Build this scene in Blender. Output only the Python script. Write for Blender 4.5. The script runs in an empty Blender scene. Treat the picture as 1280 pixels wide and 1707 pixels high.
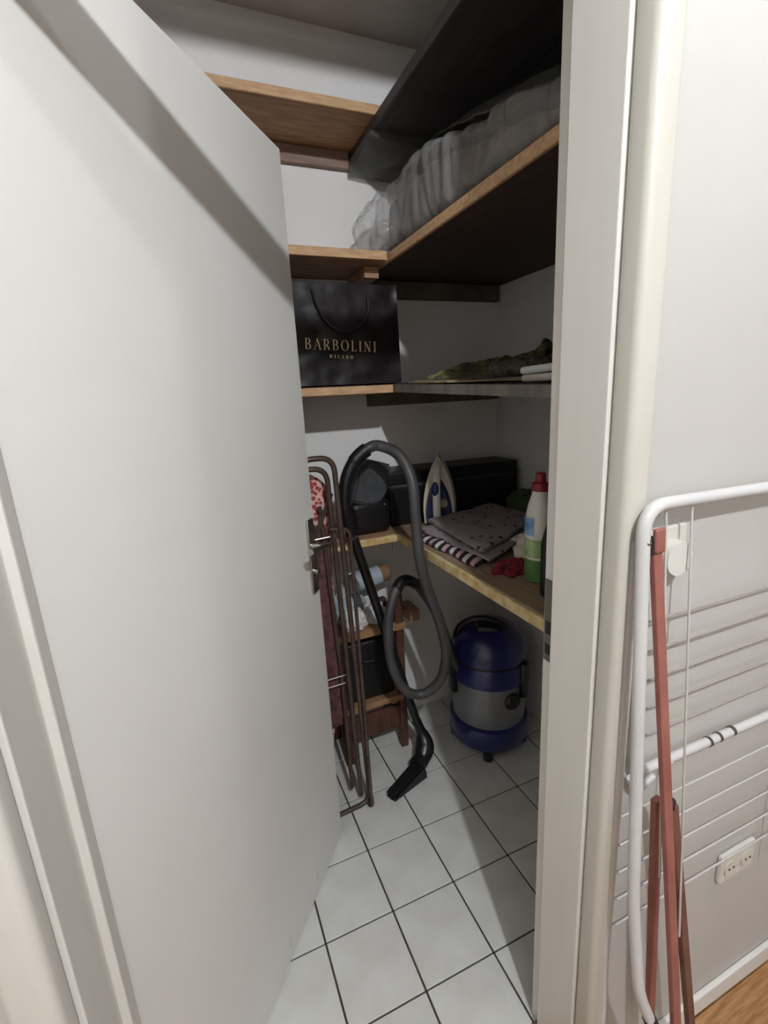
import bpy, bmesh, math, random
from mathutils import Vector, Matrix, noise, Euler

# ------------------------------------------------------------------ camera
scene = bpy.context.scene
C = scene.collection
cam_d = bpy.data.cameras.new('camera')
cam = bpy.data.objects.new('camera', cam_d); C.objects.link(cam)
cam_d.sensor_fit = 'HORIZONTAL'; cam_d.sensor_width = 36.0
cam_d.lens = 36.0 * 783.0 / 1280.0; cam_d.clip_start = 0.02
YAW, PITCH, ROLL = 0.38243, -0.23916, -0.05390
fw = Vector((math.sin(YAW)*math.cos(PITCH), math.cos(YAW)*math.cos(PITCH), math.sin(PITCH)))
r0 = Vector((math.cos(YAW), -math.sin(YAW), 0)); u0 = r0.cross(fw)
rt = math.cos(ROLL)*r0 + math.sin(ROLL)*u0; up = -math.sin(ROLL)*r0 + math.cos(ROLL)*u0
M4 = Matrix((rt, up, -fw)).transposed().to_4x4(); M4.translation = Vector((0, 0, 1.42))
cam.matrix_world = M4
scene.camera = cam
# ------------------------------------------------------------------ world, exposure, light levels
w = bpy.data.worlds.new('world'); scene.world = w; w.use_nodes = True
w.node_tree.nodes['Background'].inputs[0].default_value = (0.02, 0.02, 0.02, 1)
w.node_tree.nodes['Background'].inputs[1].default_value = 1.0
vs = scene.view_settings
vs.view_transform = 'Standard'; vs.look = 'None'; vs.gamma = 1.0; vs.use_curve_mapping = False
vs.exposure = -0.08
LAMP1 = (0.18, -0.80, 2.53); LAMP1_W = 116.0      # lamp behind the photographer
LAMP2 = (1.15, -0.02, 2.53); LAMP2_W = 11.0      # weaker lamp further along the hall
rng = random.Random(7)

# ------------------------------------------------------------------ materials
def lin(c):
    if isinstance(c, str):
        c = [int(c[i:i+2], 16)/255 for i in (0, 2, 4)]
    return tuple(x/12.92 if x <= .04045 else ((x+.055)/1.055)**2.4 for x in c) + (1,)
MATS = {}
def mat(name, col, rough=.6, col2=None, scale=6., stretch=(1, 1, 1), bump=0., bscale=60., metal=0., spec=.4, detail=4., alpha=1., trans=0., coord='Object', lo=.35, hi=.65, coat=0.):
    m = bpy.data.materials.new(name); m.use_nodes = True; MATS[name] = m
    nt = m.node_tree; N = nt.nodes; L = nt.links; b = N['Principled BSDF']
    b.inputs['Roughness'].default_value = rough; b.inputs['Metallic'].default_value = metal
    b.inputs['Specular IOR Level'].default_value = spec; b.inputs['Alpha'].default_value = alpha
    b.inputs['Transmission Weight'].default_value = trans; b.inputs['Coat Weight'].default_value = coat
    tc = N.new('ShaderNodeTexCoord'); mp = N.new('ShaderNodeMapping'); mp.inputs['Scale'].default_value = stretch
    L.new(tc.outputs[coord], mp.inputs[0])
    nz = N.new('ShaderNodeTexNoise'); nz.inputs['Scale'].default_value = scale; nz.inputs['Detail'].default_value = detail
    L.new(mp.outputs[0], nz.inputs[0])
    rp = N.new('ShaderNodeValToRGB'); rp.color_ramp.elements[0].position = lo; rp.color_ramp.elements[1].position = hi
    rp.color_ramp.elements[0].color = lin(col2 or col); rp.color_ramp.elements[1].color = lin(col)
    L.new(nz.outputs[0], rp.inputs[0]); L.new(rp.outputs[0], b.inputs['Base Color'])
    if bump:
        n2 = N.new('ShaderNodeTexNoise'); n2.inputs['Scale'].default_value = bscale; n2.inputs['Detail'].default_value = 3
        L.new(mp.outputs[0], n2.inputs[0])
        bp = N.new('ShaderNodeBump'); bp.inputs['Strength'].default_value = bump; bp.inputs['Distance'].default_value = .01
        L.new(n2.outputs[0], bp.inputs['Height']); L.new(bp.outputs[0], b.inputs['Normal'])
    return m
W = lambda n: MATS[n]
mat('hall_wall_far', 'E2E0DC', .8)
mat('hall_paint', 'C6C4BF', .75, 'C1BFB9', 3, bump=.05, bscale=90)
mat('closet_paint', 'F0EEEB', .85, 'E8E5E0', 3, bump=.08, bscale=70)
mat('ceiling_paint', 'C9C4BC', .9, 'BDB7AE', 4)
mat('door_paint', 'E2E1DC', .5, 'DEDDD7', 2.5, bump=.03, bscale=40)
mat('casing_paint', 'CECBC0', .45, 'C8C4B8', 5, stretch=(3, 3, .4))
mat('frame_paint', 'E0DED7', .45, 'DAD7CE', 5, stretch=(3, 3, .4))
mat('baseboard_paint', 'E4E2DC', .5)
mat('tile', 'E0E0DB', .3, 'D0CFC9', 9, bump=.03, bscale=25, lo=.3, hi=.7, coord='Object')
mat('grout', '4B4640', .9, '38332E', 30)
mat('parquet', 'B1875C', .4, '8A6038', 12, stretch=(1, 9, 1))
mat('parquet2', 'A2774D', .4, '7C5431', 12, stretch=(1, 9, 1))
mat('pine', 'B59170', .6, '96714E', 7, stretch=(1.2, 14, 14), bump=.06)
mat('pine_edge', 'CDA983', .65, 'B78F68', 9, stretch=(2, 10, 10), bump=.1)
mat('pale_edge', 'D8C79A', .7, 'B89C62', 14, stretch=(2, 2, 2), bump=.2)
mat('shelf_top', '9E876F', .6, '866F59', 8, stretch=(10, 1, 1))
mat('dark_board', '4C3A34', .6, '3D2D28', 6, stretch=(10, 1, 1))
mat('black_board', '423C3D', .5, '353031', 8, stretch=(8, 1, 1), bump=.05)
mat('grey_edge', '7B746C', .6, '615B54', 5, stretch=(1, 5, 1))
mat('cleat_dark', '6B6055', .7, '5A4F45', 10)
mat('cleat_pink', '9C8577', .7, '856E60', 9, stretch=(1, 6, 6))
mat('black_plastic', '17171A', .35, '101013', 10, spec=.5)
mat('hose_grey', '464545', .45, '3C3B3B', 20, spec=.4)
mat('blue_plastic', '232568', .28, '1D1F5A', 6, spec=.6, coat=.3)
mat('silver_tank', '8E8F92', .4, '828386', 6, metal=.25)
mat('chrome', 'BDBAB2', .25, metal=1.)
mat('steel_dark', '77736C', .35, metal=.9)
mat('brown_metal', '5C4C45', .35, '4B3D37', 20, metal=.35)
mat('white_metal', 'D2D1CF', .35, 'CAC9C8', 8)
mat('white_wire', 'C9C6C2', .4)
mat('grey_wire', 'A39C96', .5)
mat('red_brown', 'A0685D', .5, '8F594F', 15, stretch=(2, 2, 1))
mat('black_rubber', '232221', .6)
mat('bag_paper', '1C1517', .42, '140E10', 9, bump=.08, bscale=9, spec=.28)
mat('gold', 'D9C38F', .4, metal=.2)
mat('white_plastic', 'DDDBD3', .35, 'D5D2C8', 6)
mat('cream_plastic', 'CFC7B2', .35, 'C2B99F', 6)
mat('iron_blue', '1B2660', .3, '151E50', 6)
mat('dial_plastic', '9A9279', .4)
mat('bottle_green', '5F8A4E', .35, '47743B', 12)
mat('bottle_label', '8FB4D6', .35, '4A7DB8', 25)
mat('red_cap', '85262A', .4)
mat('dark_green', '1F2B25', .4, '161F1A', 12)
mat('red_cloth', '9A2A35', .85, '5E1820', 25)
mat('white_cloth', 'D5CCC2', .9, 'C3B8AB', 20, bump=.2)
mat('olive_cloth', '6F6C45', .9, '3A372D', 38, bump=.3, bscale=90)
mat('checked_cloth', '736C60', .9, '3A342E', 45, bump=.3)
mat('beige_cloth', '9B8C6C', .9, '7D6F53', 20)
mat('green_cloth', '53623A', .9, '3D4A2B', 14, bump=.3)
mat('black_case', '121112', .45, '0C0B0C', 8)
mat('grey_fabric', '3F4144', .8, '36383A', 30, bump=.2, bscale=120)
mat('white_paper', 'E2E1DE', .8, 'D6D5D1', 10)
mat('pale_blue', 'B9C3C9', .6, 'A4B0B8', 10)
mat('dark_wood', '5F4030', .55, '472D21', 9, stretch=(8, 8, 1))
mat('mid_wood', 'A98460', .55, '8C6848', 9, stretch=(2, 10, 10))
mat('lamp_metal', 'B8B4AC', .4, metal=.6)
mat('brown_paper', '8A6B4A', .8)
# plastic film: a thin sheet that lets part of the light through
def film(name, col, alpha, rough):
    m = mat(name, col, rough, bump=.6, bscale=14, alpha=alpha, spec=.8); return m
film('film', 'C6C5C2', .27, .16)
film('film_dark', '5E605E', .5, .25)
# dotted cloth
def dotted(name, base, dot, scale, thr):
    m = mat(name, base, .9, bump=.2, bscale=80); nt = m.node_tree; N = nt.nodes; L = nt.links; b = N['Principled BSDF']
    tc = N.new('ShaderNodeTexCoord'); v = N.new('ShaderNodeTexVoronoi'); v.inputs['Scale'].default_value = scale
    L.new(tc.outputs['Object'], v.inputs[0])
    r = N.new('ShaderNodeValToRGB'); r.color_ramp.elements[0].position = thr; r.color_ramp.elements[1].position = thr+.06
    r.color_ramp.elements[0].color = lin(dot); r.color_ramp.elements[1].color = lin(base)
    L.new(v.outputs['Distance'], r.inputs[0]); L.new(r.outputs[0], b.inputs['Base Color'])
dotted('dotted_cloth', '96888A', '3A2D33', 32, .2)
dotted('floral_cloth', 'D9B3A8', '9C4540', 62, .42)
def striped(name, cols, scale, ang):
    m = mat(name, cols[0], .9); nt = m.node_tree; N = nt.nodes; L = nt.links; b = N['Principled BSDF']
    tc = N.new('ShaderNodeTexCoord'); mp = N.new('ShaderNodeMapping'); mp.inputs['Rotation'].default_value = (0, 0, ang)
    L.new(tc.outputs['Object'], mp.inputs[0])
    wv = N.new('ShaderNodeTexWave'); wv.inputs['Scale'].default_value = scale; wv.wave_profile = 'SAW'; wv.inputs['Distortion'].default_value = .3
    L.new(mp.outputs[0], wv.inputs[0])
    r = N.new('ShaderNodeValToRGB'); r.color_ramp.interpolation = 'CONSTANT'
    r.color_ramp.elements[0].color = lin(cols[0]); r.color_ramp.elements[1].color = lin(cols[1]); r.color_ramp.elements[1].position = 1/len(cols)
    for i, c in enumerate(cols[2:]):
        e = r.color_ramp.elements.new((i+2)/len(cols)); e.color = lin(c)
    L.new(wv.outputs[0], r.inputs[0]); L.new(r.outputs[0], b.inputs['Base Color'])
striped('striped_cloth', ['D8D3D2', '26202A', 'C9A6A6', '2E2733'], 4.6, 1.1)

# ------------------------------------------------------------------ helpers
def obj(name, bm, m, parent=None, smooth=False):
    me = bpy.data.meshes.new(name); bm.normal_update(); bm.to_mesh(me); bm.free()
    me.materials.append(W(m) if isinstance(m, str) else m)
    o = bpy.data.objects.new(name, me); C.objects.link(o)
    if smooth:
        for p in me.polygons: p.use_smooth = True
        try: me.set_sharp_from_angle(angle=math.radians(40))
        except Exception: pass
    if parent: o.parent = parent
    return o
def thing(name, label, cat, group=None, loc=(0, 0, 0)):
    o = bpy.data.objects.new(name, None); C.objects.link(o); o.location = loc; o.empty_display_size = .05
    o['label'] = label; o['category'] = cat
    if group: o['group'] = group
    return o
def tag(o, label, cat, group=None):
    o['label'] = label; o['category'] = cat
    if group: o['group'] = group
    return o
def struct(o):
    o['kind'] = 'structure'; return o
def box(bm, x0, x1, y0, y1, z0, z1, bev=0., seg=2, mtx=None):
    t = bmesh.new(); bmesh.ops.create_cube(t, size=1)
    for v in t.verts:
        v.co = Vector(((x0+x1)/2+v.co.x*(x1-x0), (y0+y1)/2+v.co.y*(y1-y0), (z0+z1)/2+v.co.z*(z1-z0)))
    if bev: bmesh.ops.bevel(t, geom=t.edges[:], offset=bev, segments=seg, affect='EDGES', profile=.5)
    if mtx: bmesh.ops.transform(t, matrix=mtx, verts=t.verts[:])
    join(bm, t); return bm
def join(bm, t):
    me = bpy.data.meshes.new('tmp'); t.to_mesh(me); t.free(); bm.from_mesh(me); bpy.data.meshes.remove(me)
def B(*a, **k): return box(bmesh.new(), *a, **k)
def hull8(bm, pts):          # 8 points: bottom quad then top quad
    v = [bm.verts.new(p) for p in pts]
    for f in ((3, 2, 1, 0), (4, 5, 6, 7), (0, 1, 5, 4), (1, 2, 6, 5), (2, 3, 7, 6), (3, 0, 4, 7)): bm.faces.new([v[i] for i in f])
    return bm
def catmull(P, n=8):
    P = [Vector(p) for p in P]; out = []
    Q = [P[0]*2-P[1]] + P + [P[-1]*2-P[-2]]
    for i in range(1, len(Q)-2):
        a, b, c, d = Q[i-1:i+3]
        for k in range(n):
            t = k/n
            out.append(.5*((2*b)+(c-a)*t+(2*a-5*b+4*c-d)*t*t+(3*b-a-3*c+d)*t**3))
    out.append(P[-1]); return out
def tube(bm, P, r, seg=12, caps=True, sq=None):
    P = [Vector(p) for p in P]; n = len(P)
    R = r if callable(r) else (lambda i: r)
    rings = []; prev = None
    for i in range(n):
        t = (P[min(i+1, n-1)]-P[max(i-1, 0)]).normalized()
        if prev is None:
            a = Vector((0, 0, 1)) if abs(t.z) < .9 else Vector((0, 1, 0)); u = t.cross(a).normalized()
        else:
            u = (prev-t*prev.dot(t)); u = u.normalized() if u.length > 1e-6 else t.orthogonal().normalized()
        prev = u; v = t.cross(u); ring = []
        for k in range(seg):
            a = 2*math.pi*k/seg; ring.append(bm.verts.new(P[i]+(u*math.cos(a)+v*math.sin(a))*R(i)))
        rings.append(ring)
    for i in range(n-1):
        for k in range(seg):
            bm.faces.new((rings[i][k], rings[i][(k+1) % seg], rings[i+1][(k+1) % seg], rings[i+1][k]))
    if caps:
        bm.faces.new(rings[0][::-1]); bm.faces.new(rings[-1])
    return bm
def T(P, r, seg=12): return tube(bmesh.new(), P, r, seg)
def bar(bm, a, b, wd, th, side=Vector((1, 0, 0)), bev=.002):   # flat bar from a to b
    a, b = Vector(a), Vector(b); t = (b-a); ln = t.length; t.normalize()
    s = (side-t*side.dot(t)).normalized(); n = t.cross(s)
    m = Matrix((s, n, t)).transposed().to_4x4(); m.translation = (a+b)/2
    return box(bm, -wd/2, wd/2, -th/2, th/2, -ln/2, ln/2, bev, 2, m)
def lathe(bm, prof, seg=40, cx=0, cy=0, cz=0):
    rings = [[bm.verts.new((cx+r*math.cos(2*math.pi*k/seg), cy+r*math.sin(2*math.pi*k/seg), cz+z)) for k in range(seg)] for r, z in prof]
    for i in range(len(rings)-1):
        for k in range(seg): bm.faces.new((rings[i][k], rings[i][(k+1) % seg], rings[i+1][(k+1) % seg], rings[i+1][k]))
    bm.faces.new(rings[0][::-1]); bm.faces.new(rings[-1]); return bm
def rounded_path(pts, r, n=6):
    pts = [Vector(p) for p in pts]; out = [pts[0]]
    for i in range(1, len(pts)-1):
        a, b, c = pts[i-1], pts[i], pts[i+1]
        d1 = (a-b).normalized(); d2 = (c-b).normalized(); rr = min(r, (a-b).length*.49, (c-b).length*.49)
        p, q = b+d1*rr, b+d2*rr
        for k in range(n+1):
            t = k/n; out.append((1-t)**2*p+2*t*(1-t)*b+t*t*q)
    out.append(pts[-1]); return out
def crumple(size, seed, amp=.25, freq=2.2, sub=4, flat=True):
    bm = bmesh.new(); bmesh.ops.create_icosphere(bm, subdivisions=sub, radius=1)
    off = Vector((seed*3.1, seed*1.7, seed*.9))
    for v in bm.verts:
        n = noise.noise(v.co*freq+off)+.5*noise.noise(v.co*freq*2.3+off)+.35*abs(noise.noise(v.co*freq*4+off))
        v.co = v.co*(1+amp*n)
        v.co = Vector((v.co.x*size[0], v.co.y*size[1], v.co.z*size[2]))
        if flat and v.co.z < -.55*size[2]: v.co.z = -.55*size[2]
    return bm
def sheet(corners, th, seed, amp=.006, nx=22, ny=22, fold=0., fr=9.):     # cloth slab over a quad (given at its base)
    A, Bq, Cq, D = [Vector(c) for c in corners]; bm = bmesh.new(); top = []; bot = []
    for j in range(ny+1):
        rt_, rb = [], []
        for i in range(nx+1):
            u, v = i/nx, j/ny
            e = .012*noise.noise(Vector((u*4, v*4, seed)))
            p = A*(1-u)*(1-v)+Bq*u*(1-v)+Cq*u*v+D*(1-u)*v
            p = p+Vector((e, e, 0))*(1 if i in (0, nx) or j in (0, ny) else .3)
            h = amp*(noise.noise(Vector((p.x*fr, p.y*fr, seed)))+.5*noise.noise(Vector((p.x*fr*2.5, p.y*fr*2.5, seed))))
            edge = min(u, v, 1-u, 1-v)
            rb.append(bm.verts.new(p+Vector((0, 0, h*.6))))
            k = 1 if edge > .03 else .55
            rt_.append(bm.verts.new(p+Vector((0, 0, th*k+h))))
        top.append(rt_); bot.append(rb)
    for j in range(ny):
        for i in range(nx):
            bm.faces.new((top[j][i], top[j][i+1], top[j+1][i+1], top[j+1][i]))
            bm.faces.new((bot[j+1][i], bot[j+1][i+1], bot[j][i+1], bot[j][i]))
    for j in range(ny):
        bm.faces.new((bot[j][0], top[j][0], top[j+1][0], bot[j+1][0])); bm.faces.new((top[j][nx], bot[j][nx], bot[j+1][nx], top[j+1][nx]))
    for i in range(nx):
        bm.faces.new((top[0][i], bot[0][i], bot[0][i+1], top[0][i+1])); bm.faces.new((bot[ny][i], top[ny][i], top[ny][i+1], bot[ny][i+1]))
    bmesh.ops.recalc_face_normals(bm, faces=bm.faces[:]); return bm

# ------------------------------------------------------------------ room shell
YW0, YW1 = 0.48, 0.60          # hall face and closet face of the door wall
XR, YB, XL = 1.258, 1.75, -0.50
JL, JR = -0.20, 0.547          # clear opening
CEIL = 2.587
HX0, HX1, HY0 = -1.9, 2.9, -2.4
# closet floor: slab of grout with separate tiles
fl = struct(obj('floor', B(XL, XR, .612, YB, -.05, -.004), 'grout'))
px, py = .198, .204
tile_me = None
for i in range(-4, 7):
    for j in range(-1, 6):
        x0 = max(  .154+px*i+.0026, XL); x1 = min(.154+px*(i+1)-.0026, XR); y0 = max(.766+py*(j)+.0022, .612); y1 = min(.766+py*(j+1)-.0022, YB)
        if x1-x0 < .01 or y1-y0 < .01: continue
        o = obj('tile', box(bmesh.new(), -(x1-x0)/2, (x1-x0)/2, -(y1-y0)/2, (y1-y0)/2, -.012, 0, .0012, 1), 'tile', fl)
        o.location = ((x0+x1)/2, (y0+y1)/2, rng.uniform(-.0004, .0004))
# hall floor of parquet strips
fh = struct(obj('floor', B(HX0, HX1, HY0, .61, -.05, -.004), 'dark_wood'))
for a in range(9):
    for b_ in range(33):
        x0 = HX0+a*.60+(b_ % 2)*.30-.30; x1 = x0+.5985; y0 = HY0+b_*.0925; y1 = min(y0+.0915, .61)
        x0 = max(x0, HX0); x1 = min(x1, HX1)
        if x1-x0 < .01 or y1-y0 < .01: continue
        obj('plank', B(x0, x1, y0, y1, -.012, 0., .001, 1), 'parquet' if rng.random() < .5 else 'parquet2', fh)
# walls
bm = bmesh.new()
box(bm, HX0, JL-.035, YW0, YW1, 0, CEIL); box(bm, JR+.035, HX1, YW0, YW1, 0, CEIL); box(bm, JL-.035, JR+.035, YW0, YW1, 2.545, CEIL)
struct(obj('wall_front', bm, 'hall_paint'))
struct(obj('wall_back', B(XL-.1, XR+.1, YB, YB+.1, 0, CEIL), 'closet_paint'))
struct(obj('wall_right', B(XR, XR+.1, YW1, YB, 0, CEIL), 'closet_paint'))
struct(obj('wall_left', B(XL-.1, XL, YW1, YB, 0, CEIL), 'closet_paint'))
struct(obj('wall_hall_left', B(HX0-.1, HX0, HY0, YW0, 0, CEIL), 'hall_wall_far'))
struct(obj('wall_hall_right', B(HX1, HX1+.1, HY0, YW0, 0, CEIL), 'hall_wall_far'))
struct(obj('wall_hall_back', B(HX0-.1, HX1+.1, HY0-.1, HY0, 0, CEIL), 'hall_wall_far'))
struct(obj('ceiling', B(XL-.1, XR+.1, YW1, YB+.1, CEIL, CEIL+.1), 'ceiling_paint'))
struct(obj('ceiling', B(HX0-.1, HX1+.1, HY0-.1, YW1, CEIL, CEIL+.1), 'hall_wall_far'))
struct(obj('baseboard_right', B(JR+.06, HX1, YW0-.012, YW0-.0005, 0, .052, .003), 'baseboard_paint'))
struct(obj('baseboard_left', B(HX0, JL-.06, YW0-.012, YW0-.0005, 0, .052, .003), 'baseboard_paint'))
# door frame: lining with a rebate for the leaf, rounded casing towards the hall, transom bar, head
def lining(side):
    bm = bmesh.new(); x = JR if side > 0 else JL
    a, b_ = sorted((x, x+side*.035)); box(bm, a, b_, .502, .598, 0, 2.545, .002)
    a, b_ = sorted((x+side*.011, x+side*.035)); box(bm, a, b_, .598, .628, 0, 2.545, .002)
    return bm
jr = struct(obj('trim_1', lining(1), 'frame_paint'))
bm = lining(-1); box(bm, JL-.002, JL+.0115, .597, .632, 0, 1.9425, .003)
jl = struct(obj('trim_2', bm, 'frame_paint'))
def casing(side):
    x = JR+.004 if side > 0 else JL-.004
    a, b_ = sorted((x, x+side*.046))
    bm = B(a, b_, .462, .503, 0, 2.60-.02, .012, 5)
    return bm
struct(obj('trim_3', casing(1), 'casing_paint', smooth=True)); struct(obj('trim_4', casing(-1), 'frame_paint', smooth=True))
struct(obj('trim_5', B(JL+.0005, JR-.0005, .575, .62, 1.943, 2.008, .003), 'frame_paint'))
struct(obj('trim_6', B(JL-.03, JR+.03, .502, .60, 2.50, 2.544, .003), 'frame_paint'))
# strike plate on the right lining
sp = obj('strike_plate', B(.5555, .5578, .601, .624, .93, 1.09, .0005, 1), 'steel_dark', jr)
obj('latch_hole', B(.5548, .5556, .607, .619, .985, 1.01), 'black_rubber', sp)
obj('latch_hole', B(.5548, .5556, .607, .619, .945, .965), 'black_rubber', sp)

# door leaf: hinged at the left lining, swung 52 degrees into the closet; built along +x from the hinge
DOOR = struct(bpy.data.objects.new('door_1', None)); C.objects.link(DOOR)
ANG = math.radians(52); WD = .818
free = Vector((.2935, 1.265, 0)); u = Vector((math.cos(ANG), math.sin(ANG), 0))
DOOR.location = free-u*WD; DOOR.rotation_euler = (0, 0, ANG)
obj('door_leaf', B(0, WD, .0, .040, .006, 2.002, .002), 'door_paint', DOOR)
pl = obj('handle_plate', B(WD-.056, WD-.018, -.009, -.0003, .893, 1.107, .0035, 3), 'chrome', DOOR, True)
hb = bmesh.new()
tube(hb, [(WD-.037, -.008, 1.03), (WD-.037, -.03, 1.03)], .013, 16)
lev = rounded_path([(WD-.037, -.01, 1.03), (WD-.037, -.052, 1.032), (WD-.150, -.054, 1.052)], .018)
tube(hb, lev, .0085, 14)
obj('lever_handle', hb, 'chrome', DOOR, True)
kb = bmesh.new(); tube(kb, [(WD-.037, -.008, .957), (WD-.037, -.02, .957)], .0085, 16)
kl = obj('lock_cylinder', kb, 'chrome', DOOR, True)
obj('latch', B(WD-.0004, WD+.008, .012, .026, 1.015, 1.04, .003), 'chrome', DOOR)
lc = obj('lock_faceplate', B(WD-.0003, WD+.0008, .008, .031, .90, 1.12), 'steel_dark', DOOR)
for dx in (-.195, -.372):    # two small white stickers low on the leaf
    obj('sticker', B(WD+dx-.006, WD+dx+.006, -.0016, -.0002, .045, .092, .0005, 1), 'white_paper', DOOR)
for z in (.25, 1.75):
    obj('hinge', T([(-.006, .008, z-.045), (-.006, .008, z+.045)], .008, 12), 'chrome', DOOR, True)

# ------------------------------------------------------------------ hall lamps
def ceiling_lamp(pos, watt, label):
    x, y, z = pos
    t = thing('ceiling_lamp', label, 'lamp', 'bulb lamps on the hall ceiling', (x, y, CEIL))
    obj('ceiling_rose', lathe(bmesh.new(), [(.05, -.012), (.052, -.004), (.05, -.0005)], 32), 'lamp_metal', t, True)
    obj('bulb_holder', lathe(bmesh.new(), [(.014, -.026), (.018, -.022), (.018, -.012)], 24), 'lamp_metal', t, True)
    bm = bmesh.new(); bmesh.ops.create_uvsphere(bm, u_segments=24, v_segments=14, radius=.03)
    m = bpy.data.materials.new('bulb'); m.use_nodes = True; nt = m.node_tree; nt.nodes.clear()
    e = nt.nodes.new('ShaderNodeEmission'); o_ = nt.nodes.new('ShaderNodeOutputMaterial'); nt.links.new(e.outputs[0], o_.inputs[0])
    e.inputs[0].default_value = (.96, 1, 1.06, 1); e.inputs[1].default_value = watt/(math.pi*4*math.pi*.03**2)
    b = obj('bulb', bm, m, t, True); b.location = (0, 0, z-CEIL)
ceiling_lamp(LAMP1, LAMP1_W, 'bare bulb lamp on the hall ceiling behind the photographer')
ceiling_lamp(LAMP2, LAMP2_W, 'smaller bulb lamp on the hall ceiling beyond the drying rack')

# ------------------------------------------------------------------ shelves
def shelf(label, body, edge, bmat, emat):
    t = thing('shelf_board', label, 'shelf')
    obj('board', B(*body, .0015, 1), bmat, t); obj('front_edge', B(*edge, .0015, 1), emat, t); return t
XS = .652
for z, lab in ((1.836, 'pine shelf board against back wall above the black shopping bag'), (1.434, 'pine shelf board holding the black shopping bag'), (.916, 'pine shelf board against back wall holding the black case')):
    shelf(lab, (XL+.001, XS, 1.488, YB-.001, z, z+.026), (XL+.001, XS, 1.478, 1.488, z, z+.026), 'pine', 'pale_edge' if z < 1 else 'pine_edge')
shelf('topmost pine shelf board close under the closet ceiling', (XL+.001, .665, 1.51, YB-.001, 2.235, 2.261), (XL+.001, .665, 1.50, 1.51, 2.235, 2.261), 'pine', 'pine_edge')
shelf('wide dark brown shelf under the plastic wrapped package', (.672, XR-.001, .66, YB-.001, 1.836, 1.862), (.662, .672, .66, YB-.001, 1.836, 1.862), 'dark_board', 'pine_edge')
shelf('wide worktop shelf with pale splintered edge under iron and folded cloths', (.657, XR-.001, .66, YB-.001, .912, .942), (.646, .657, .66, YB-.001, .912, .942), 'shelf_top', 'pale_edge')
# sagging grey shelf at eye level
t = thing('shelf_board', 'grey edged shelf sagging towards the door under the olive scarf', 'shelf')
zt = lambda y: 1.46+.0446*(y-1.48)
def slab(x0, x1, y0, y1, th=.025):
    return hull8(bmesh.new(), [(x0, y0, zt(y0)-th), (x1, y0, zt(y0)-th), (x1, y1, zt(y1)-th), (x0, y1, zt(y1)-th), (x0, y0, zt(y0)), (x1, y0, zt(y0)), (x1, y1, zt(y1)), (x0, y1, zt(y1))])
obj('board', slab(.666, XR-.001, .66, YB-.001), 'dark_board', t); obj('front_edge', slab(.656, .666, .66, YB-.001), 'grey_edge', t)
# black boards on top right
tag(obj('black_board', B(.640, .93, .66, YB-.001, 2.204, 2.2345, .004), 'black_board'), 'wide black board under the closet ceiling, nearer the pine shelf', 'board', 'black boards under the ceiling')
tag(obj('black_board', B(.935, XR-.001, .66, YB-.001, 2.207, 2.2345, .004), 'black_board'), 'wide black board under the closet ceiling, beside the right wall', 'board', 'black boards under the ceiling')
# cleats that carry the shelves
def cleat(x0, x1, y0, y1, z0, z1, m, label):
    tag(obj('wall_cleat', B(x0, x1, y0, y1, z0, z1, .002), m), label, 'cleat', 'shelf cleats')
cleat(-.45, .636, YB-.022, YB-.001, 2.183, 2.234, 'cleat_pink', 'pinkish wooden cleat under the topmost shelf board')
cleat(.656, 1.25, YB-.03, YB-.001, 1.776, 1.835, 'cleat_dark', 'dark wooden cleat under the wide dark brown shelf')
cleat(.656, 1.25, YB-.03, YB-.001, 1.388, 1.440, 'cleat_dark', 'dark wooden cleat under the sagging grey shelf')
cleat(.60, .651, 1.55, 1.72, 1.80, 1.8355, 'pine', 'short pine block under the corner of the pine shelf')
cleat(.752, .797, YB-.11, YB-.001, .50, .548, 'mid_wood', 'short orange wooden block on the wall behind the vacuum hose')
tag(obj('shelf_pin', T([(.637, 1.50, .885), (.637, 1.50, .9158)], .006, 10), 'chrome', smooth=True), 'small metal pin under the corner of the lower pine shelf', 'pin')

# ------------------------------------------------------------------ plastic wrapped package
t = thing('wrapped_package', 'long bedding package wrapped in clear crinkled plastic on upper shelf', 'package', loc=(0, 0, 0))
def package(x0, x1, y0, y1, z0, top, seed, amp, ny=150, nr=64, pw=.32):
    bm = bmesh.new(); rings = []
    for i in range(ny+1):
        q = i/ny; y = y0+(y1-y0)*q
        e = max(0., 1-min(q, 1-q)/.07); sh = 1-.55*e*e            # ends pull in
        zt_ = top(y); cx, cz = (x0+x1)/2, (z0+zt_)/2; hx, hz = (x1-x0)/2*(1-.10*e*e), (zt_-z0)/2*sh
        cz = z0+hz; ring = []
        for k in range(nr):
            t_ = 2*math.pi*k/nr; c, s_ = math.cos(t_), math.sin(t_)
            px_ = math.copysign(abs(c)**pw, c); pz_ = math.copysign(abs(s_)**pw, s_)
            p = Vector((cx+hx*px_, y, cz+hz*pz_))
            w_ = abs(noise.noise(Vector((y*26+seed, p.z*5, p.x*5))))*1.3+abs(noise.noise(Vector((y*11, p.z*9+seed, p.x*7))))+.8*noise.noise(Vector((y*4, p.z*3, p.x*3+seed)))-.7
            n_ = Vector((c, 0, s_)).normalized()
            p += n_*amp*w_
            p.z = max(p.z, z0); ring.append(bm.verts.new(p))
        rings.append(ring)
    for i in range(ny):
        for k in range(nr): bm.faces.new((rings[i][k], rings[i][(k+1) % nr], rings[i+1][(k+1) % nr], rings[i+1][k]))
    bm.faces.new(rings[0][::-1]); bm.faces.new(rings[-1]); bmesh.ops.recalc_face_normals(bm, faces=bm.faces[:])
    return bm
topz = lambda y: 1.945+.135*max(0, min(1, (y-.74)/.55))
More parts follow.
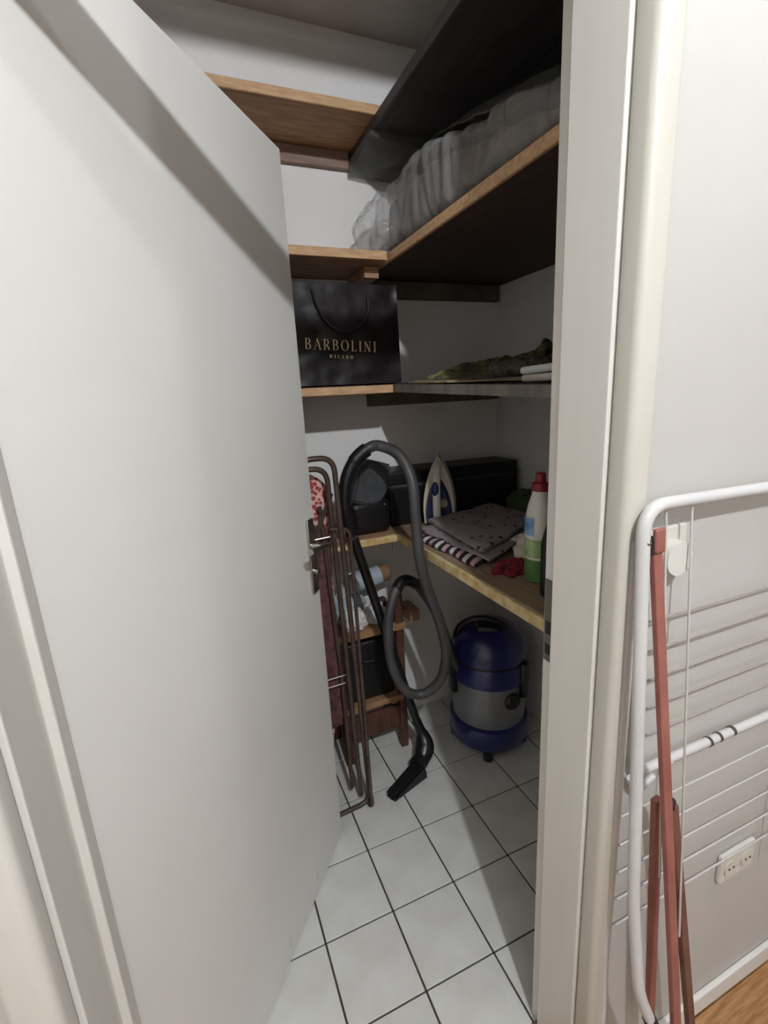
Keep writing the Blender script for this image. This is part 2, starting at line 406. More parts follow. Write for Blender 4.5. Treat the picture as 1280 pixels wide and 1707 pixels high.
obj('bedding', package(.70, 1.18, .70, 1.60, 1.866, lambda y: topz(y)-.03, 3, .012), mat('bedding', '6A605A', .9, '463F3B', 9), t, True)
obj('plastic_film', package(.668, 1.21, .68, 1.66, 1.8635, topz, 9, .017), 'film', t, True)
# loose gathered end of the film that hangs over the corner of the pine shelf
bm = bmesh.new(); bmesh.ops.create_uvsphere(bm, u_segments=72, v_segments=40, radius=1)
for v in bm.verts:
    d = v.co.copy(); k = 1+.16*noise.noise(Vector((d.x*2.5, d.y*2.5, d.z*1.2+5)))+.22*abs(noise.noise(Vector((d.x*6, d.y*6, d.z*2))))-.06
    v.co = Vector((.665+d.x*.085*k*(1 if d.z < .2 else 1-.45*(d.z-.2)), 1.56+d.y*.075*k, 1.952+d.z*.096*k+.02*d.x))
    v.co.z = max(v.co.z, 1.8635)
obj('gathered_end', bm, 'film', t, True)
bm = bmesh.new(); n_ = 40
rows = []
for i in range(n_+1):
    s = i/n_; y = .70+.62*s; row = []
    for j in range(9):
        q = j/8; x = .72+.12*q; z = topz(y)+.012+.055*math.sin(q*2.4)*(.45+.55*math.sin(s*3.1))+.012*noise.noise(Vector((x*20, y*14, 2)))
        row.append(bm.verts.new((x, y, z)))
    rows.append(row)
for i in range(n_):
    for j in range(8): bm.faces.new((rows[i][j], rows[i+1][j], rows[i+1][j+1], rows[i][j+1]))
o = obj('film_flap', bm, 'film_dark', t, True)
md = o.modifiers.new('thickness', 'SOLIDIFY'); md.thickness = .001
# film stretched around the end of the black boards
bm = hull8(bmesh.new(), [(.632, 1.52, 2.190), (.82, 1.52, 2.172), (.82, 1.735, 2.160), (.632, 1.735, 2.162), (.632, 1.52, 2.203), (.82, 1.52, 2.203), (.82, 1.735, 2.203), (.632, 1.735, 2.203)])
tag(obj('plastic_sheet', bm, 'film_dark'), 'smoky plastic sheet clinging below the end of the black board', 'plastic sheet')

# ------------------------------------------------------------------ shopping bag
t = thing('shopping_bag', 'black paper shopping bag with gold lettering on middle shelf', 'bag', loc=(.505, 1.50, 1.4665))
bx0, bx1, bd, bh = -.20, .188, .11, .305
bm = bmesh.new(); nx, nz = 30, 26
def bagpt(uu, ww, front):
    x = bx0+(bx1-bx0)*uu; z = bh*ww
    k = min(1, ww*1.2)
    dep = bd*(1-.35*ww)
    y = (0 if front else dep)
    cr = .0055*(noise.noise(Vector((uu*5, ww*6, 3 if front else 8)))+.6*abs(noise.noise(Vector((uu*9+2, ww*7, 4)))))
    if 0 < uu < 1 and 0 < ww < 1: y += cr if front else -cr
    y += .012*ww if front else 0
    return Vector((x, y, z))
G = {}
for fr in (0, 1):
    for i in range(nx+1):
        for j in range(nz+1): G[fr, i, j] = bm.verts.new(bagpt(i/nx, j/nz, fr))
for i in range(nx):
    for j in range(nz):
        bm.faces.new((G[1, i, j], G[1, i+1, j], G[1, i+1, j+1], G[1, i, j+1]))
        bm.faces.new((G[0, i, j+1], G[0, i+1, j+1], G[0, i+1, j], G[0, i, j]))
for j in range(nz):     # gussets folded inwards
    for i in (0, nx):
        mid = (G[0, i, j].co+G[1, i, j].co)/2; mid2 = (G[0, i, j+1].co+G[1, i, j+1].co)/2
        s = 1 if i == 0 else -1
        a = bm.verts.new(mid+Vector((s*.03*j/nz, 0, 0))); b2 = bm.verts.new(mid2+Vector((s*.03*(j+1)/nz, 0, 0)))
        bm.faces.new((G[1, i, j], G[1, i, j+1], b2, a)); bm.faces.new((a, b2, G[0, i, j+1], G[0, i, j]))
for i in range(nx): bm.faces.new((G[0, i, 0], G[0, i+1, 0], G[1, i+1, 0], G[1, i, 0]))
bmesh.ops.remove_doubles(bm, verts=bm.verts[:], dist=1e-5); bmesh.ops.recalc_face_normals(bm, faces=bm.faces[:])
obj('bag_body', bm, 'bag_paper', t, True)
bm = bmesh.new(); tube(bm, catmull([(-.098, .006, .283), (-.088, -.006, .24), (-.066, -.010, .195), (-.03, -.012, .165), (.005, -.012, .158), (.045, -.012, .175), (.075, -.010, .215), (.085, .004, .283)]), .0032, 8)
obj('cord_handle', bm, 'black_plastic', t, True)
# serif capitals drawn from strokes: (x0,y0,x1,y1,width0,width1) in a 1-high box, or arcs
def stroke(bm, a, b_, wd, y):
    a, b_ = Vector(a), Vector(b_); d = (b_-a); n = Vector((-d.y, d.x)).normalized()*wd/2
    pts = [(a-n), (b_-n), (b_+n), (a+n)]
    f = [bm.verts.new((p.x, y, p.y)) for p in pts]; bk = [bm.verts.new((p.x, y+.0012, p.y)) for p in pts]
    bm.faces.new(f); bm.faces.new(bk[::-1])
    for i in range(4): bm.faces.new((f[i], bk[i], bk[(i+1) % 4], f[(i+1) % 4]))
def arc(bm, cx, cy, rx, ry, a0, a1, thick, thin, y, n=12):
    for k in range(n):
        t0, t1 = a0+(a1-a0)*k/n, a0+(a1-a0)*(k+1)/n; tm = (t0+t1)/2
        wd = thin+(thick-thin)*abs(math.cos(tm))**1.5
        stroke(bm, (cx+rx*math.cos(t0), cy+ry*math.sin(t0)), (cx+rx*math.cos(t1), cy+ry*math.sin(t1)), wd, y)
def glyph(bm, ch, x, z, h, y):
    K, N_ = .13*h, .035*h; P = lambda a, b_: (x+a*h, z+b_*h)
    S = lambda a, b_, c, d, wd: stroke(bm, P(a, b_), P(c, d), wd, y)
    ser = lambda a, b_: S(a-.12, b_, a+.12, b_, N_)
    pi = math.pi
    if ch == 'B':
        S(.13, 0, .13, 1, K); S(.02, 0, .3, 0, N_); S(.02, 1, .3, 1, N_); S(.13, .52, .3, .52, N_)
        arc(bm, x+.3*h, z+.76*h, .2*h, .24*h, -pi/2, pi/2, K, N_, y); arc(bm, x+.3*h, z+.26*h, .25*h, .26*h, -pi/2, pi/2, K, N_, y); return .68
    if ch == 'A':
        S(.06, 0, .35, 1, N_); S(.35, 1, .64, 0, K); S(.18, .36, .5, .36, N_); ser(.06, 0); ser(.64, 0); return .74
    if ch == 'R':
        S(.13, 0, .13, 1, K); S(.02, 1, .3, 1, N_); ser(.13, 0); S(.13, .48, .3, .48, N_)
        arc(bm, x+.3*h, z+.74*h, .22*h, .26*h, -pi/2, pi/2, K, N_, y); S(.32, .48, .62, 0, K); return .72
    if ch == 'O':
        arc(bm, x+.4*h, z+.5*h, .34*h, .5*h, 0, 2*pi, K, N_, y, 28); return .86
    if ch == 'L':
        S(.13, 0, .13, 1, K); ser(.13, 1); S(.02, 0, .5, 0, N_); S(.5, 0, .5, .22, N_); return .6
    if ch == 'I':
        S(.13, 0, .13, 1, K); ser(.13, 0); ser(.13, 1); return .34
    if ch == 'N':
        S(.1, 0, .1, 1, N_); S(.1, 1, .62, 0, K); S(.62, 0, .62, 1, N_); ser(.1, 0); ser(.62, 1); return .8
    if ch == 'M':
        S(.1, 0, .1, 1, N_); S(.1, 1, .42, .1, K); S(.42, .1, .74, 1, N_); S(.74, 0, .74, 1, K); return .94
    return .3
def text(name, s, x0, x1, z, h, y, m, parent, tilt):
    bm = bmesh.new(); g = bmesh.new(); x = 0; adv = []
    for ch in s: adv.append(glyph(g, ch, 0, 0, h, 0)*h)
    g.free(); gap = ((x1-x0)-sum(adv))/(len(s)-1)
    for ch, a in zip(s, adv):
        glyph(bm, ch, x, 0, h, 0); x += a+gap
    o = obj(name, bm, m, parent); o.location = (x0, y, z); o.rotation_euler = (-.03, tilt, 0); return o
text('gold_lettering', 'BARBOLINI', .368-.505, .604-.505, 1.577-1.4665, .031, -.0105, 'gold', t, .055)['label'] = 'gold letters reading BARBOLINI'
text('gold_lettering', 'MILANO', .444-.505, .522-.505, 1.549-1.4665, .010, -.0105, 'gold', t, .06)['label'] = 'small gold letters reading MILANO'

# ------------------------------------------------------------------ things on the sagging shelf
t = thing('scarf', 'crumpled olive green scarf lying along the grey edged shelf', 'scarf')
def roll(P, r, seed, seg=16, base=.0125):
    pts = catmull(P, 8); bm = bmesh.new()
    tube(bm, pts, r, seg)
    for v in bm.verts:
        k = noise.noise(v.co*34+Vector((seed, 0, 0)))+.7*noise.noise(v.co*75+Vector((0, seed, 0)))
        c = min(pts, key=lambda p: (p-v.co).length); n = (v.co-c).normalized(); v.co += n*k*r*.6
        v.co.z = max(v.co.z, zt(v.co.y)+base)
    return bm
folds = [([(.69, 1.30, .012), (.72, 1.28, .028), (.755, 1.26, .026), (.775, 1.25, .010)], .010), ([(.70, 1.27, .010), (.74, 1.24, .014), (.79, 1.23, .012), (.83, 1.23, .012)], .012),
         ([(.75, 1.34, .020), (.80, 1.33, .034), (.86, 1.31, .048), (.92, 1.29, .054)], .014), ([(.80, 1.30, .016), (.87, 1.28, .028), (.95, 1.26, .04), (1.02, 1.24, .05)], .016),
         ([(.88, 1.33, .040), (.95, 1.30, .058), (1.01, 1.28, .066), (1.05, 1.25, .075)], .014), ([(.96, 1.22, .030), (1.02, 1.22, .055), (1.05, 1.22, .095), (1.075, 1.23, .105), (1.09, 1.23, .07)], .015),
         ([(.78, 1.25, .010), (.86, 1.22, .018), (.93, 1.20, .014), (1.00, 1.20, .022)], .013)]
for k, (P_, r_) in enumerate(folds):
    obj('fold', roll([(x, y, zt(y)+h) for x, y, h in P_], r_, 3+5*k), 'olive_cloth', t, True)
tag(obj('rolled_cloth', roll([(.80, 1.14, 1.472), (.88, 1.12, 1.474), (.96, 1.10, 1.482), (1.02, 1.08, 1.49)], .026, 21), 'checked_cloth', smooth=True), 'grey checked cloth rolled up in front of the olive scarf', 'cloth')
tag(obj('rolled_cloth', roll([(.93, 1.02, 1.468), (.96, 1.0, 1.49), (1.0, .99, 1.50), (1.04, .98, 1.49)], .03, 31, base=.0008), 'grey_fabric', smooth=True), 'dark grey bundled cloth beside the white folded cloths on the shelf', 'cloth')
tag(obj('flat_cloth', sheet([(.672, 1.40, zt(1.40)+.004), (.90, 1.36, zt(1.36)+.004), (.86, 1.02, zt(1.02)+.004), (.672, 1.16, zt(1.16)+.004)], .006, 4, .002), 'beige_cloth', smooth=True), 'flat beige cloth lying under the olive scarf', 'cloth')
for k, z in enumerate((0., .019)):
    b = B(.735-.004*k, .93, .80, .93, zt(.93)+.001+z, zt(.93)+.018+z, .007, 3)
    for v in b.verts: v.co.z += .002*noise.noise(Vector((v.co.x*20, v.co.y*20, k)))
    tag(obj('folded_cloth', b, 'white_cloth' if k == 0 else 'white_paper', smooth=True), ('lower' if k == 0 else 'upper')+' white folded cloth at the front of the sagging shelf', 'cloth', 'white folded cloths')
tag(obj('dark_box', B(1.06, 1.22, .92, 1.12, zt(1.12)+.0005, zt(1.12)+.085, .004), 'black_case'), 'dark box at the back of the sagging shelf by the right wall', 'box')

# ------------------------------------------------------------------ worktop shelf
ZS = .9425
# black case
t = thing('black_case', 'long black hard case lying on the lower shelf by the wall', 'case', loc=(.95, 1.652, ZS)); t.rotation_euler = (0, 0, math.radians(-4))
obj('case_body', B(-.28, .27, -.09, .075, 0, .15, .006), 'black_case', t); obj('case_lid', B(-.28, .27, -.09, .075, .156, .205, .006), 'black_case', t)
obj('lid_strip', B(-.278, .268, -.091, .074, .149, .157), 'grey_fabric', t)
# soft bag with grey flap
t = thing('shoulder_bag', 'soft black shoulder bag with dark grey flap beside the vacuum hose', 'bag', loc=(.575, 1.585, ZS))
bm = B(-.085, .07, -.065, .08, 0, .13, .03, 4)
for v in bm.verts: v.co += Vector((1, 1, .3))*.012*noise.noise(v.co*14)
obj('bag_body', bm, 'black_case', t, True)
bm = bmesh.new(); pts = [(-.085, .13), (-.05, .245), (-.005, .27), (.075, .245), (.05, .155), (.02, .115), (-.02, .112)]
fr = [bm.verts.new((x, -.078+.05*(z-.12), z)) for x, z in pts]; bk = [bm.verts.new((x, -.04+.35*(z-.12), z)) for x, z in pts]
bm.faces.new(fr); bm.faces.new(bk[::-1])
for i in range(len(pts)): bm.faces.new((fr[i], bk[i], bk[(i+1) % len(pts)], fr[(i+1) % len(pts)]))
bmesh.ops.recalc_face_normals(bm, faces=bm.faces[:]); bmesh.ops.bevel(bm, geom=bm.edges[:], offset=.008, segments=2, affect='EDGES')
obj('flap', bm, 'grey_fabric', t, True)
bm = bmesh.new(); bmesh.ops.create_uvsphere(bm, u_segments=10, v_segments=8, radius=.004)
b = obj('snap_button', bm, 'chrome', t, True); b.location = (.035, -.08, .11)
# iron standing on its heel
t = thing('steam_iron', 'cream and blue steam iron standing upright on its heel', 'iron', loc=(.826, 1.502, ZS+.004)); t.rotation_euler = (math.radians(-3), 0, math.radians(-36))
def teardrop(wd, h, n=22, p=.62):
    L_ = []
    for k in range(n+1):
        s = k/n; L_.append((wd*(1-max(0, (s-.12)/.88)**2.5)*(.93+.07*min(1, s/.2)), s*h))
    return [(x, z) for x, z in L_] + [(-x, z) for x, z in L_[::-1][1:]]
def extr(bm, out, y0, y1, s1=1., cz=.1):
    f = [bm.verts.new((x, y0, z)) for x, z in out]; g = [bm.verts.new((x*s1, y1, cz+(z-cz)*s1)) for x, z in out]
    bm.faces.new(f); bm.faces.new(g[::-1])
    for i in range(len(out)): bm.faces.new((f[i], g[i], g[(i+1) % len(out)], f[(i+1) % len(out)]))
    bmesh.ops.recalc_face_normals(bm, faces=bm.faces[:]); return bm
obj('soleplate', extr(bmesh.new(), teardrop(.056, .265), .03, .022), 'steel_dark', t, True)
bm = bmesh.new(); extr(bm, teardrop(.062, .268), .022, -.014, .93, .08); obj('body', bm, 'cream_plastic', t, True)
bm = bmesh.new(); extr(bm, teardrop(.050, .185), -.0142, -.032, .85, .05); obj('blue_panel', bm, 'iron_blue', t, True)
bm = bmesh.new(); tube(bm, catmull([(0, -.01, .225), (0, -.045, .205), (0, -.068, .165), (0, -.072, .11), (0, -.066, .05), (0, -.045, .012), (0, -.01, .008)], 8), .0145, 16)
hd = obj('handle', bm, 'white_plastic', t, True)
bm = bmesh.new(); bmesh.ops.create_uvsphere(bm, u_segments=16, v_segments=10, radius=1); bmesh.ops.scale(bm, vec=(.013, .008, .026), verts=bm.verts[:])
b = obj('steam_button', bm, 'iron_blue', hd, True); b.location = (-.003, -.083, .145)
bm = bmesh.new(); lathe(bm, [(.0165, 0), (.0165, .008), (.013, .012)], 24); bmesh.ops.rotate(bm, matrix=Matrix.Rotation(math.pi/2, 3, 'X'), verts=bm.verts[:])
b = obj('temperature_dial', bm, 'dial_plastic', t, True); b.location = (.02, -.028, .085)
obj('nose_crease', extr(bmesh.new(), [(.0, .255), (.012, .2), (.0, .17), (-.012, .2)], -.0118, -.022, .6, .21), 'cream_plastic', t, True)

# folded cloths
def q3(q, z): return [(x, y, z) for x, y in q]
tag(obj('folded_cloth', sheet(q3([(.668, 1.40), (.95, 1.52), (1.10, 1.25), (.69, 1.055)], ZS+.004), .012, 1, .003), 'striped_cloth', smooth=True), 'black white and pink striped cloth at the bottom of the pile', 'cloth', 'pile of folded cloths')
tag(obj('folded_cloth', sheet(q3([(.70, 1.42), (1.0, 1.50), (1.10, 1.24), (.72, 1.03)], ZS+.021), .012, 2, .004), 'dotted_cloth', smooth=True), 'mauve cloth with dark dots in the middle of the pile', 'cloth', 'pile of folded cloths')
tag(obj('folded_cloth', sheet(q3([(.745, 1.44), (1.06, 1.515), (1.09, 1.26), (.715, 1.055)], ZS+.039), .016, 5, .007), 'dotted_cloth', smooth=True), 'mauve cloth with dark dots spread on top of the pile', 'cloth', 'pile of folded cloths')
tag(obj('paper_slip', B(-.03, .03, -.022, .022, 0, .008, .003), 'white_paper'), 'small white packet tucked into the pile of cloths', 'packet')
o = bpy.data.objects['paper_slip']; o.location = (.905, 1.13, ZS+.03); o.rotation_euler = (0, 0, .5)
def lump(name, m, loc, size, seed, label, cat, amp=.3):
    o = obj(name, crumple(size, seed, amp), m, smooth=True); o.location = (loc[0], loc[1], loc[2]+.55*size[2]); tag(o, label, cat)
lump('crumpled_cloth', 'green_cloth', (1.165, 1.43, ZS), (.075, .07, .065), 4, 'green cloth heaped behind the pile near the right wall', 'cloth')
lump('crumpled_cloth', 'white_cloth', (.865, 1.025, ZS), (.055, .05, .052), 6, 'white crumpled cloth between red cloth and spray bottle', 'cloth')
lump('crumpled_cloth', 'red_cloth', (.765, .985, ZS), (.055, .035, .022), 9, 'red crumpled cloth at the foot of the pile', 'cloth', .4)
# cleaning bottles
t = thing('cleaning_bottle', 'white cleaning bottle with red cap and green base', 'bottle', loc=(.784, .908, ZS))
obj('bottle_body', lathe(bmesh.new(), [(.030, .058), (.0345, .062), (.035, .12), (.034, .17), (.028, .2), (.021, .222), (.019, .234)], 32), 'white_plastic', t, True)
obj('green_base', lathe(bmesh.new(), [(.030, 0), (.034, .004), (.0352, .03), (.0352, .061)], 32), 'bottle_green', t, True)
obj('cap', lathe(bmesh.new(), [(.0205, .234), (.0205, .254), (.013, .257), (.012, .276), (.009, .279)], 28), 'red_cap', t, True)
bm = bmesh.new()
for z0, z1, a0, a1 in ((.068, .115, 2.6, 4.9),):
    n = 14; vb = [[bm.verts.new((.0362*math.cos(a0+(a1-a0)*k/n), .0362*math.sin(a0+(a1-a0)*k/n), z)) for k in range(n+1)] for z in (z0, z1)]
    for k in range(n): bm.faces.new((vb[0][k], vb[0][k+1], vb[1][k+1], vb[1][k]))
obj('green_label', bm, mat('green_label', 'A8BE8C', .4, '6E9A63', 40), t, True)
bm = bmesh.new(); n = 10
vb = [[bm.verts.new((.0362*math.cos(2.6+1.0*k/n), .0362*math.sin(2.6+1.0*k/n), z)) for k in range(n+1)] for z in (.125, .17)]
for k in range(n): bm.faces.new((vb[0][k], vb[0][k+1], vb[1][k+1], vb[1][k]))
obj('blue_label', bm, 'bottle_label', t, True)
t = thing('dark_bottle', 'dark green bottle half hidden behind the door frame beside the red capped bottle', 'bottle', loc=(.744, .812, ZS))
obj('bottle_body', lathe(bmesh.new(), [(.024, 0), (.028, .004), (.028, .13), (.02, .165), (.011, .19)], 28), 'dark_green', t, True)
obj('cap', lathe(bmesh.new(), [(.012, .19), (.012, .21), (.01, .212)], 20), 'black_plastic', t, True)

# ------------------------------------------------------------------ vacuum cleaner
VX, VY = 1.0, 1.44
t = thing('vacuum_cleaner', 'blue and grey drum vacuum cleaner with long hose under worktop', 'vacuum', loc=(VX, VY, 0))
seg = 48
obj('base', lathe(bmesh.new(), [(.135, .04), (.152, .046), (.160, .06), (.162, .115), (.158, .135), (.146, .142)], seg), 'blue_plastic', t, True)
obj('tank', lathe(bmesh.new(), [(.144, .141), (.146, .16), (.146, .30), (.143, .315)], seg), 'silver_tank', t, True)
obj('collar', lathe(bmesh.new(), [(.146, .3155), (.153, .318), (.155, .33), (.154, .392), (.149, .398)], seg), 'blue_plastic', t, True)
obj('seal_ring', lathe(bmesh.new(), [(.142, .3985), (.1495, .400), (.1495, .408), (.142, .409)], seg), 'black_plastic', t, True)
obj('motor_head', lathe(bmesh.new(), [(.150, .4092), (.151, .42), (.147, .45), (.132, .485), (.105, .513), (.07, .53), (.03, .537)], seg), 'blue_plastic', t, True)
fx, fy = -VX/math.hypot(VX, VY), -VY/math.hypot(VX, VY); dirf = Vector((fx, fy, 0)); dirs = Vector((-fy, fx, 0))
bm = bmesh.new(); P = []
for k in range(13):
    a = math.pi*k/12; P.append(dirs*(math.cos(a)*.105-.02)+Vector((0, 0, .475+.085*math.sin(a)))+dirf*.03)
tube(bm, P, .013, 12); hv = obj('carry_handle', bm, 'black_plastic', t, True)
bm = bmesh.new(); box(bm, -.03, .03, -.045, .045, 0, .05, .012, 3); o = obj('switch_housing', bm, 'black_plastic', t, True); o.location = dirf*.045+Vector((0, 0, .495)); o.rotation_euler = (0, .0, math.atan2(fy, fx))
for s in (1, -1, 3):
    a = math.atan2(fy, fx)+s*math.radians(62)
    o = obj('clip', B(-.012, .012, -.022, .022, .26, .405, .006, 2), 'black_plastic', t, True); o.location = (math.cos(a)*.155, math.sin(a)*.155, 0); o.rotation_euler = (0, 0, a)
a = math.atan2(fy, fx)+math.radians(38)
bm = lathe(bmesh.new(), [(.034, 0), (.036, .008), (.028, .018)], 24); bmesh.ops.rotate(bm, matrix=Matrix.Rotation(math.pi/2, 3, 'Y'), verts=bm.verts[:])
o = obj('blower_port', bm, 'black_plastic', t, True); o.location = (math.cos(a)*.143, math.sin(a)*.143, .262); o.rotation_euler = (0, 0, a)
for k in range(4):
    a = math.atan2(fy, fx)+k*math.pi/2
    o = obj('foot', lathe(bmesh.new(), [(.016, 0), (.02, .004), (.021, .045)], 16), 'black_plastic', t, True); o.location = (math.cos(a)*.135, math.sin(a)*.135, 0)
loc = Vector((VX, VY, 0))
HP = [(0.488, 1.4, 1.245), (0.518, 1.395, 1.266), (0.555, 1.39, 1.272), (0.5983, 1.3365, 1.2424), (0.6171, 1.2903, 1.1657), (0.6146, 1.2696, 1.0548), (0.6149, 1.2536, 0.9378), (0.6359, 1.2536, 0.8317), (0.6864, 1.2626, 0.6837), (0.7191, 1.2831, 0.5514), (0.7115, 1.3131, 0.4354), (0.6572, 1.3413, 0.3759), (0.5948, 1.3601, 0.3963), (0.5536, 1.379, 0.4971), (0.5504, 1.3909, 0.6349), (0.583, 1.41, 0.735), (0.628, 1.43, 0.782), (0.7, 1.46, 0.745), (0.775, 1.46, 0.62), (0.82, 1.45, 0.48), (0.845, 1.435, 0.39), (0.875, 1.432, 0.36)]
# the hose hangs clear of the worktop edge: nearer points of the loop stand out into the room
hp = [p-loc for p in catmull(HP, 14)]
obj('hose', tube(bmesh.new(), hp, lambda i: .0175+(.0006 if i % 2 else -.0006), 14), 'hose_grey', t, True)
obj('hose_cuff', T([p-loc for p in catmull([(.60, 1.415, .762), (.628, 1.43, .782), (.665, 1.447, .772), (.70, 1.46, .745)], 6)], .0205, 14), 'black_plastic', t, True)
gp = catmull([(.455, 1.425, .985), (.446, 1.42, 1.03), (.432, 1.41, 1.09), (.440, 1.405, 1.165), (.462, 1.403, 1.215), (.490, 1.40, 1.246), (.515, 1.395, 1.264)], 8)
gr = obj('grip', tube(bmesh.new(), [p-loc for p in gp], lambda i: .0225 if i > 34 else .020, 16), 'black_plastic', t, True)
obj('wand', T([Vector(p)-loc for p in ((.461, 1.428, .97), (.56, 1.443, .60), (.672, 1.455, .19), (.685, 1.452, .13))], .0165, 16), 'black_plastic', t, True)
bm = bmesh.new()
tube(bm, [p-loc for p in catmull([(.676, 1.455, .175), (.694, 1.446, .115), (.694, 1.428, .075), (.668, 1.402, .050), (.632, 1.382, .040)], 6)], lambda i: .0185+(.019*math.sin(min(1, max(0, (i-4)/14))*math.pi*.75)), 18)
obj('nozzle_neck', bm, 'black_plastic', t, True)
bm = bmesh.new(); hull8(bm, [(-.092, -.030, .001), (.085, -.036, .001), (.085, .036, .001), (-.092, .030, .001), (-.088, -.020, .022), (.075, -.028, .062), (.075, .028, .062), (-.088, .020, .022)])
m2 = Matrix.Rotation(math.atan2(.055, .15), 4, 'Z'); m2.translation = Vector((.578, 1.352, 0))-loc
bmesh.ops.recalc_face_normals(bm, faces=bm.faces[:]); bmesh.ops.bevel(bm, geom=bm.edges[:], offset=.009, segments=2, affect='EDGES'); bmesh.ops.transform(bm, matrix=m2, verts=bm.verts[:])
obj('floor_nozzle', bm, 'black_plastic', t, True)

# ------------------------------------------------------------------ ironing board folded behind the door
t = thing('ironing_board', 'folded ironing board with pink floral cover and brown tube legs', 'ironing board')
out = []
for k in range(15):
    a = math.pi*k/14; out.append((.275+.11*math.cos(a), 1.135+.075*math.sin(a)))
out = [(.372, .30), (.36, .20), (.32, .16), (.21, .16), (.17, .25), (.165, 1.0)][::-1][0:0]+[(.372, .50), (.380, .98)]+out+[(.165, 1.0), (.165, .28), (.19, .19), (.29, .165), (.33, .22)]
bm = bmesh.new(); extr(bm, out, 1.425, 1.455); obj('padded_cover', bm, 'floral_cloth', t, True)
def leg(pts, r, rad=.045): obj('leg_tube', tube(bmesh.new(), rounded_path(pts, rad, 8), r, 12), 'brown_metal', t, True)
leg([(.20, 1.345, .012), (.28, 1.345, 1.256), (.388, 1.345, 1.256), (.425, 1.338, .012), (.20, 1.32, .012)], .0085)
leg([(.21, 1.375, .03), (.25, 1.375, 1.222), (.372, 1.375, 1.222), (.400, 1.36, .03)], .0085)
leg([(.36, 1.352, 1.035), (.425, 1.352, 1.03), (.418, 1.30, .03)], .006, .03)
leg([(.348, 1.40, 1.10), (.372, 1.395, .5), (.375, 1.385, .05)], .007)
obj('brace', bar(bmesh.new(), (.30, 1.40, .95), (.385, 1.385, 1.14), .014, .006), 'brown_metal', t)
for z in (.995, .50, .47): obj('cross_rod', T([(.25, 1.392, z), (.392, 1.386, z+.008)], .0035, 8), 'chrome', t, True)
for k in range(9):
    z = .32+k*.075; obj('mesh_rod', T([(.29, 1.419, z), (.366, 1.419, z+.003)], .0018, 6), 'steel_dark', t, True)
obj('cover_skirt', sheet([(.30, 1.40, .30), (.366, 1.41, .30), (.372, 1.41, 1.02), (.31, 1.40, 1.05)], .004, 3, .004, 10, 40), mat('skirt_cloth', '6E4644', .9, '452B2B', 34), t, True)
for x in (.424,): obj('rubber_foot', lathe(bmesh.new(), [(.012, 0), (.013, .003), (.012, .03)], 14, x, 1.335), 'black_rubber', t, True)

# ------------------------------------------------------------------ wooden stool rack with things on it
t = thing('wooden_stand', 'low brown wooden shelf stand behind the vacuum wand', 'stand')
for x, y, h in ((.66, 1.555, .68), (.42, 1.555, .60), (.66, 1.72, .60), (.42, 1.72, .60)):
    obj('post', B(x-.016, x+.016, y-.016, y+.016, 0, h, .003), 'dark_wood', t)
obj('upper_plank', B(.40, .688, 1.538, 1.739, .535, .565, .003), 'mid_wood', t)
obj('lower_plank', B(.40, .688, 1.538, 1.739, .225, .25, .003), 'mid_wood', t)
obj('front_rail', B(.436, .644, 1.545, 1.565, .10, .20, .002), 'dark_wood', t)
t = thing('black_box', 'black box with small handle on the lower plank of the stand', 'box', loc=(.56, 1.64, .2505))
obj('box_body', B(-.115, .078, -.075, .07, 0, .255, .012, 3), 'black_case', t, True)
obj('handle', tube(bmesh.new(), rounded_path([(-.05, -.076, .18), (-.05, -.088, .18), (-.01, -.088, .175), (-.01, -.076, .175)], .006), .003, 8), 'steel_dark', t, True)
lump('crumpled_paper', 'white_paper', (.49, 1.595, .5652), (.052, .045, .05), 13, 'white crumpled paper on the wooden stand', 'paper')
lump('crumpled_paper', 'white_paper', (.592, 1.61, .5652), (.04, .045, .045), 17, 'white crumpled paper on the stand next to the right post', 'paper')
lump('plastic_bag', 'pale_blue', (.50, 1.69, .5652), (.07, .036, .075), 19, 'pale blue plastic bag heaped at the back of the stand', 'plastic bag')
t = thing('paper_roll', 'pale blue paper roll with brown end on the wooden stand', 'roll', loc=(.60, 1.665, .663))
bm = T([(-.10, .0, .045), (.035, .0, .065)], .038, 24); obj('paper', bm, 'pale_blue', t, True)
obj('brown_end', T([(.0352, 0, .065), (.07, 0, .07)], .034, 20), 'brown_paper', t, True)

# ------------------------------------------------------------------ white drying rack against the hall wall
t = thing('drying_rack', 'folded white metal drying rack leaning on the hall wall', 'drying rack')
def rk(pts, r, rad, name='frame_tube', m='white_metal'):
    return obj(name, tube(bmesh.new(), rounded_path(pts, rad, 8), r, 12), m, t, True)
rk([(.592, .377, .36), (.572, .388, .42), (.5665, .409, .60), (.5655, .447, 1.255), (1.15, .452, 1.24), (1.17, .40, .012)], .0095, .045)
rk([(.588, .464, .12), (.578, .466, .60), (.572, .466, 1.20)], .0065, .02)
rk([(.60, .462, 1.10), (.612, .462, .785), (1.15, .462, .770), (1.15, .462, 1.15)], .008, .035, 'wing_tube')
rk([(.605, .462, .78), (.625, .462, .745), (.66, .462, .762)], .006, .02, 'wing_tube')
obj('rubber_cap', T([(.590, .378, .366), (.604, .371, .325)], .0115, 12), 'black_rubber', t, True)
obj('rubber_cap', T([(1.17, .40, .03), (1.17, .40, 0.)], .0115, 12), 'black_rubber', t, True)
bm = bmesh.new(); bmesh.ops.create_uvsphere(bm, u_segments=10, v_segments=8, radius=.004); o = obj('rivet', bm, 'chrome', t, True); o.location = (.5665, .4365, 1.205)
for k in range(5):
    z = 1.063-.0525*k
    obj('wire', T([(.600+.002*k, .462, z), (1.15, .462, z-.006)], .0019, 8), 'grey_wire', t, True)
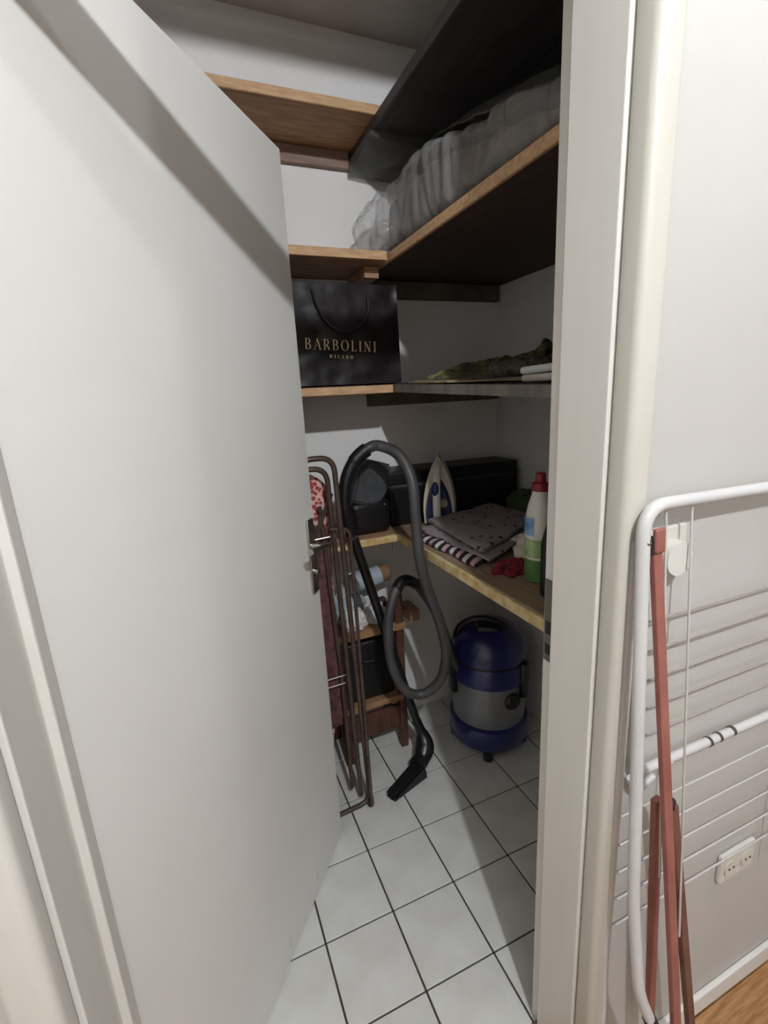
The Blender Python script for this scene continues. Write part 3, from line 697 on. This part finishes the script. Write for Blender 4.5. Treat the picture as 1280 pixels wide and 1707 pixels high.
for k in range(5):
    z = .700-.062*k
    obj('wire', T([(.595+.002*k, .466, z), (1.15, .466, z-.01)], .0019, 8), 'white_wire', t, True)
for x, z1 in ((.613, .62), (.667, .47), (1.0, .5), (1.06, .5)):
    obj('wire', T([(x, .449, 1.247), (x+.010, .449-.066*(1.247-z1), z1)], .0019, 8), 'white_wire', t, True)
for x in (.795, .822, .86, .69):
    obj('clip', T([(x, .462, .7795), (x+.006, .462, .7795)], .0092, 12), 'steel_dark' if x > .7 else 'white_wire', t, True)

# ------------------------------------------------------------------ red-brown folding stand leaning on the rack
t = thing('folding_stand', 'reddish brown folding stand of flat bars leaning on the drying rack', 'stand')
obj('long_bar', bar(bmesh.new(), (.594, .446, 1.193), (.656, .33, .004), .0175, .010), 'red_brown', t)
obj('end_cap', bar(bmesh.new(), (.585, .447, 1.183), (.585, .4475, 1.208), .016, .014, bev=.002), 'black_rubber', t)
obj('top_plate', bar(bmesh.new(), (.5945, .440, 1.185), (.5925, .441, 1.222), .0195, .008, bev=.0035), 'red_brown', t)
obj('short_leg', bar(bmesh.new(), (.623, .426, .762), (.690, .440, .175), .0165, .012), 'red_brown', t)
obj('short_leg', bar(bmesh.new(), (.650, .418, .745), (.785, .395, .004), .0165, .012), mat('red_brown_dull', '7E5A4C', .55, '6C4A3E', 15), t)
bm = bmesh.new(); tube(bm, [(.636, .412, .752), (.650, .42, .752)], .007, 12); obj('pivot_bolt', bm, 'black_rubber', t, True)

# ------------------------------------------------------------------ wall sockets
t = thing('wall_socket', 'white wall socket with a round adapter plugged in behind the rack', 'socket', loc=(.655, YW0, 1.165))
obj('plate', B(-.04, .04, -.009, -.0005, -.04, .042, .003), 'white_plastic', t)
obj('adapter', T([(.0, -.0085, -.003), (.0, -.030, -.003)], .027, 28), 'white_plastic', t, True)
t = thing('wall_socket', 'white double wall socket low on the hall wall', 'socket', loc=(.965, YW0, .41))
obj('plate', B(-.055, .055, -.012, -.0005, -.035, .035, .004), 'white_plastic', t)
for x in (-.027, .027):
    s = obj('socket_well', lathe(bmesh.new(), [(.019, 0), (.02, .0025), (.015, .0026)], 24), 'white_plastic', t, True); s.rotation_euler = (math.pi/2, 0, 0); s.location = (x, -.0122, 0)
    for dx in (-.007, .007): obj('pin_hole', T([(dx, 0, .0026), (dx, 0, .0036)], .0024, 8), 'black_rubber', s)
